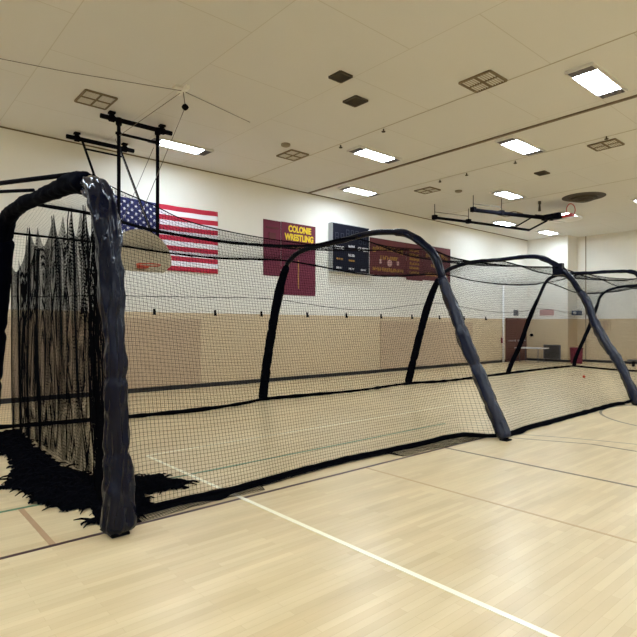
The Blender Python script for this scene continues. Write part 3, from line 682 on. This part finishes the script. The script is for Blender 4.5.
def RG(u): return P(u, cr(ridge, u, 1), cr(ridge, u, 2))
def FT(u): return P(u, cr(far_top, u, 1), cr(far_top, u, 2))
def side(top, bot, sg):
    def S(a, h):
        u = UA + (UB - UA) * a; T_ = top(u); B_ = P(u, cr(bot, u, 1), .035)
        p = T_.lerp(B_, 1 - h); p.x += sg * .05 * noise.noise(Vector((u * .7, h * 2, 5))) * math.sin(math.pi * h)
        pass
        return p
    return S
NET = thing('batting_cage_net', P(12, 7, 0), 'long black netting enclosure hung on the padded hoops', 'batting cage net')
NL = int((UB - UA) / .039)
b = MB(); net(b, side(NT, near_bot, 1), NL, 82, 260, 14, .0017); b.build('side_net', M['net'], NET)
b = MB(); net(b, side(FT, far_bot, -1), NL, 78, 200, 12, .0013); b.build('side_net', M['net'], NET)
def roof(a, h):
    u = UA + (UB - UA) * a
    if h < .5: A_, B_, q = NT(u), RG(u), h * 2
    else: A_, B_, q = RG(u), FT(u), h * 2 - 1
    p = A_.lerp(B_, q); p.z -= .05 * math.sin(math.pi * q); return p
b = MB(); net(b, roof, NL, 70, 200, 10, .0009); b.build('ceiling_net', M['net'], NET)
def endnet(a, h):
    u = 22.5 - (.9 if True else 0) * math.sin(math.pi * a) * (1 - h); vb = 4.3 + (9.66 - 4.3) * a; vt = 5.6 + (8.55 - 5.6) * a
    return P(u, vb + (vt - vb) * h, .03 + (2.97 + .2 * math.sin(math.pi * a)) * h)
b = MB(); net(b, endnet, 110, 64, 20, 10, .0019); b.build('end_net', M['net'], NET)
def rope(name, fn, r, wob=0, n_=220, ua=UA, ub=UB):
    pts = [fn(ua + (ub - ua) * i / n_) for i in range(n_ + 1)]
    b = MB(); b.tube(pts, [r * (1 + wob * noise.noise(Vector((i * .4, r * 99, 0)))) for i in range(len(pts))], 7); return b.build(name, M['rope'], NET, smooth=True)
rope('edge_rope', NT, .006, .2)
rope('edge_rope', RG, .022, .3, 60, UA, 7.0)
rope('edge_rope', RG, .013, .3, 160, 7.0, UB)
rope('edge_rope', FT, .018, .3)
rope('edge_rope', NT, .014, .3, 160, 7.2, UB)
rope('bottom_rope', lambda u: P(u, cr(near_bot, u, 1), .032), .030, .4)
rope('bottom_rope', lambda u: P(u, cr(far_bot, u, 1), .038), .036, .5)
b = MB(); b.tube([endnet(i / 30, 0) + Vector((0, 0, .005)) for i in range(31)], .034, 7); b.build('bottom_rope', M['rope'], NET)
rope('middle_rope', lambda u: P(u, 9.42 - .3 + .3 * 0, 2.22 + .05 * math.sin(u * .9) - .0) if False else FT(u).lerp(P(u, cr(far_bot, u, 1), 0), .27 + .02 * math.sin(u * .9)), .006)
# skirt lying on the floor outside the near side
def skirt(a, h):
    u = 1.75 + (7.1 - 1.75) * a; vb = cr(near_bot, u, 1); vo = 4.36 + .03 * math.sin(u * 3)
    if u > 5.5: vo = 4.36 - (u - 5.5) * .05
    if 3.1 < u < 5.2: vo = vb - .10
    k = noise.noise(Vector((u * 5, h * 4, 2)))
    return P(u, vb + (vo - vb) * h, .012 + .012 * abs(k) + .02 * (1 - h))
b = MB(); net(b, skirt, 190, 12, 120, 6, .0022); b.build('floor_skirt', M['net'], NET)
# dark double fold of the skirt
b = MB(); rows = []
for i in range(60):
    u = 1.9 + 5.1 * i / 59; vb = cr(near_bot, u, 1); wd = .04 + .05 * abs(noise.noise(Vector((u * 2.2, 3, 1)))) + .10 * math.exp(-((u - 2.62) / .12) ** 2)
    rows.append((P(u, vb + .02, .006), P(u, vb - .02, .022), P(u, vb - wd, .006)))
b.add([p for r_ in rows for p in r_], [(i*3+j, i*3+j+1, (i+1)*3+j+1, (i+1)*3+j) for i in range(59) for j in range(2)])
b.build('skirt_fold', M['rope'], NET)
b = MB(); rows = []
for i in range(40):
    u = 7.25 + 5.0 * i / 39; vb = cr(near_bot, u, 1); wd = .07 + .06 * abs(noise.noise(Vector((u * 2, 8, 1))))
    rows.append((P(u, vb + .05, .008), P(u, vb, .055), P(u, vb - wd, .008)))
b.add([p for r_ in rows for p in r_], [(i*3+j, i*3+j+1, (i+1)*3+j+1, (i+1)*3+j) for i in range(39) for j in range(2)])
b.build('skirt_fold', M['rope'], NET)

# ------------------------------------------------------------------ curtain hung in the mouth of the nearest hoop
CUR = thing('net_curtain', P(1.7, 7, 0), 'bunched black net curtain hanging inside the nearest hoop and piled on the floor', 'net curtain')
peaks = [(5.02, 2.8), (5.4, 2.86), (5.85, 2.91), (6.5, 2.93), (7.62, 2.95), (8.7, 2.62)]
def ctop(v, dip=.33):
    for (a, p), (c, q) in zip(peaks, peaks[1:]):
        if v <= c:
            t_ = (v - a) / (c - a); t_ = max(0, min(1, t_)); return p + (q - p) * t_ - dip * (1 - abs(2 * t_ - 1) ** 2.6)
    return peaks[-1][1]
def curtain(seed, du, vspan, vmap):
    def S(a, h):
        vt = vmap(a); va = 5.0 + (vt - 5.02) * 1.15       # spreads towards the floor
        top = ctop(vt)
        k = 1 - h
        v = vt + (va - vt) * k * .9
        # pull folds towards the peaks at the top
        near = min(peaks, key=lambda p: abs(p[0] - vt)); pull = max(0, 1 - k * 3.2); v += (near[0] - vt) * .12 * pull * min(1, k * 8)
        f = .006 * math.sin(vt * 13 + seed + 1.5 * noise.noise(Vector((vt, h * 2, seed)))) + .014 * noise.noise(Vector((vt * 4, h * 1.5, seed)))
        u = 1.68 + du + f * (.25 + .75 * min(1, k * 2)) + .1 * k
        v += .025 * noise.noise(Vector((vt * 5, h * 3, seed + 4)))
        return P(u, v, .06 + (top - .06) * h)
    return S
b = MB(); net(b, curtain(0, 0, 0, lambda a: 5.02 + 3.68 * (a ** 1.1)), 190, 72, 200, 26, .0021); b.build('hanging_net', M['net'], CUR)
b = MB(); net(b, curtain(5, .10, 0, lambda a: 5.02 + 3.68 * a), 140, 64, 170, 22, .0019); b.build('hanging_net', M['net'], CUR)
# the tight gather beside the post
def gather(a, h):
    k = 1 - h; wd = .07 + .22 * math.sin(math.pi * min(1, k * .9 + .05)) ; an = a * math.pi * 7
    return P(1.68 + .04 * math.sin(an) + .03 * k, 4.93 + wd * a * 1.3 + .02 * math.cos(an * 1.7 + h * 3) - .05 * h, .06 + 2.68 * h)
b = MB(); net(b, gather, 90, 62, 100, 20, .0021); b.build('gathered_net', M['net'], CUR)
# heavy fold cords
b = MB()
for q, (v0, v1) in enumerate(((5.4, 5.35), (5.85, 5.95), (6.5, 6.55), (7.62, 7.9), (5.1, 5.05), (5.2, 5.2))):
    pts = [P(1.66 + .05 * noise.noise(Vector((q, i * .3, 0))), v0 + (v1 - v0) * (i / 20) ** .7 + .03 * noise.noise(Vector((q * 3, i * .4, 0))), ctop(v0, 0) - .02 - (2.65) * i / 20) for i in range(21)]
    b.tube(pts, [.005 + .006 * abs(noise.noise(Vector((i * .5, q, 1)))) for i in range(21)], 5)
b.build('fold_cord', M['rope'], CUR)['kind'] = 'stuff'
# pile of netting on the floor
outline = [(1.95, 9.6), (1.9, 8.6), (1.85, 7.5), (1.85, 6.85), (1.95, 6.1), (2.25, 5.75), (2.5, 5.55), (2.66, 5.2), (2.55, 4.95), (2.2, 5.05), (2.05, 4.75), (1.9, 4.5), (1.72, 4.28), (1.5, 4.3), (1.45, 4.6), (1.62, 4.95), (1.42, 5.05), (1.28, 5.4), (1.18, 5.5), (1.27, 5.72), (1.24, 5.95), (1.08, 6.2), (1.22, 6.5), (1.38, 7.2), (1.42, 8.2), (1.4, 9.3)]
def inside(u, v):
    c = False; j = len(outline) - 1
    for i in range(len(outline)):
        (a, p), (d, q) = outline[i], outline[j]
        if (p > v) != (q > v) and u < (d - a) * (v - p) / (q - p) + a: c = not c
        j = i
    return c
def edged(u, v):
    best = 9
    for i in range(len(outline)):
        a = Vector(outline[i - 1]); c = Vector(outline[i]); p = Vector((u, v)); d = c - a; t_ = max(0, min(1, (p - a).dot(d) / d.length_squared)); best = min(best, (p - a - d * t_).length)
    return best
G = .022; nu_, nv_ = int(1.8 / G), int(5.6 / G); b = MB(); idx = {}
for i in range(nu_):
    for j in range(nv_):
        u = .98 + i * G; v = 4.2 + j * G
        jag = .07 * noise.noise(Vector((u * 9, v * 9, 0))) + .04 * noise.noise(Vector((u * 22, v * 22, 3)))
        sd_ = (edged(u, v) if inside(u, v) else -edged(u, v)) + jag
        if sd_ > -.01:
            hh = .004 + .1 * (1 - math.exp(-max(0, sd_) * 7)) * (.45 + .9 * abs(noise.noise(Vector((u * 4, v * 4, 1)))) + .5 * abs(noise.noise(Vector((u * 14, v * 9, 2)))))
            idx[i, j] = len(b.v); b.v.append(tuple(P(u, v, hh)))
for (i, j) in list(idx):
    q = [(i, j), (i + 1, j), (i + 1, j + 1), (i, j + 1)]
    if all(x in idx for x in q): b.f.append(tuple(idx[x] for x in q)); b.mi.append(0)
b.build('piled_net', M['rope'], CUR)
b = MB(); rnd = random.Random(4)
for q in range(60):
    k = rnd.randrange(len(outline)); a = Vector(outline[k - 1]); c = Vector(outline[k]); p = a.lerp(c, rnd.random()); d = (c - a).normalized(); nn = Vector((d.y, -d.x)) * (1 if not inside(p.x + d.y * .05, p.y - d.x * .05) else -1)
    if p.y > 9.2 or (p.x < 1.75 and p.y < 4.5): continue
    e = nn * rnd.uniform(.02, .13) + d * rnd.uniform(-.1, .1)
    pts = [P(p.x + e.x * s - nn.x * .06 * (1 - s), p.y + e.y * s - nn.y * .06 * (1 - s), .008 + .02 * math.sin(3.1 * s)) for s in (0, .33, .66, 1)]
    b.tube(pts, [.014, .012, .009, .004], 5)
o = b.build('loose_strands', M['rope'], CUR); o['kind'] = 'stuff'
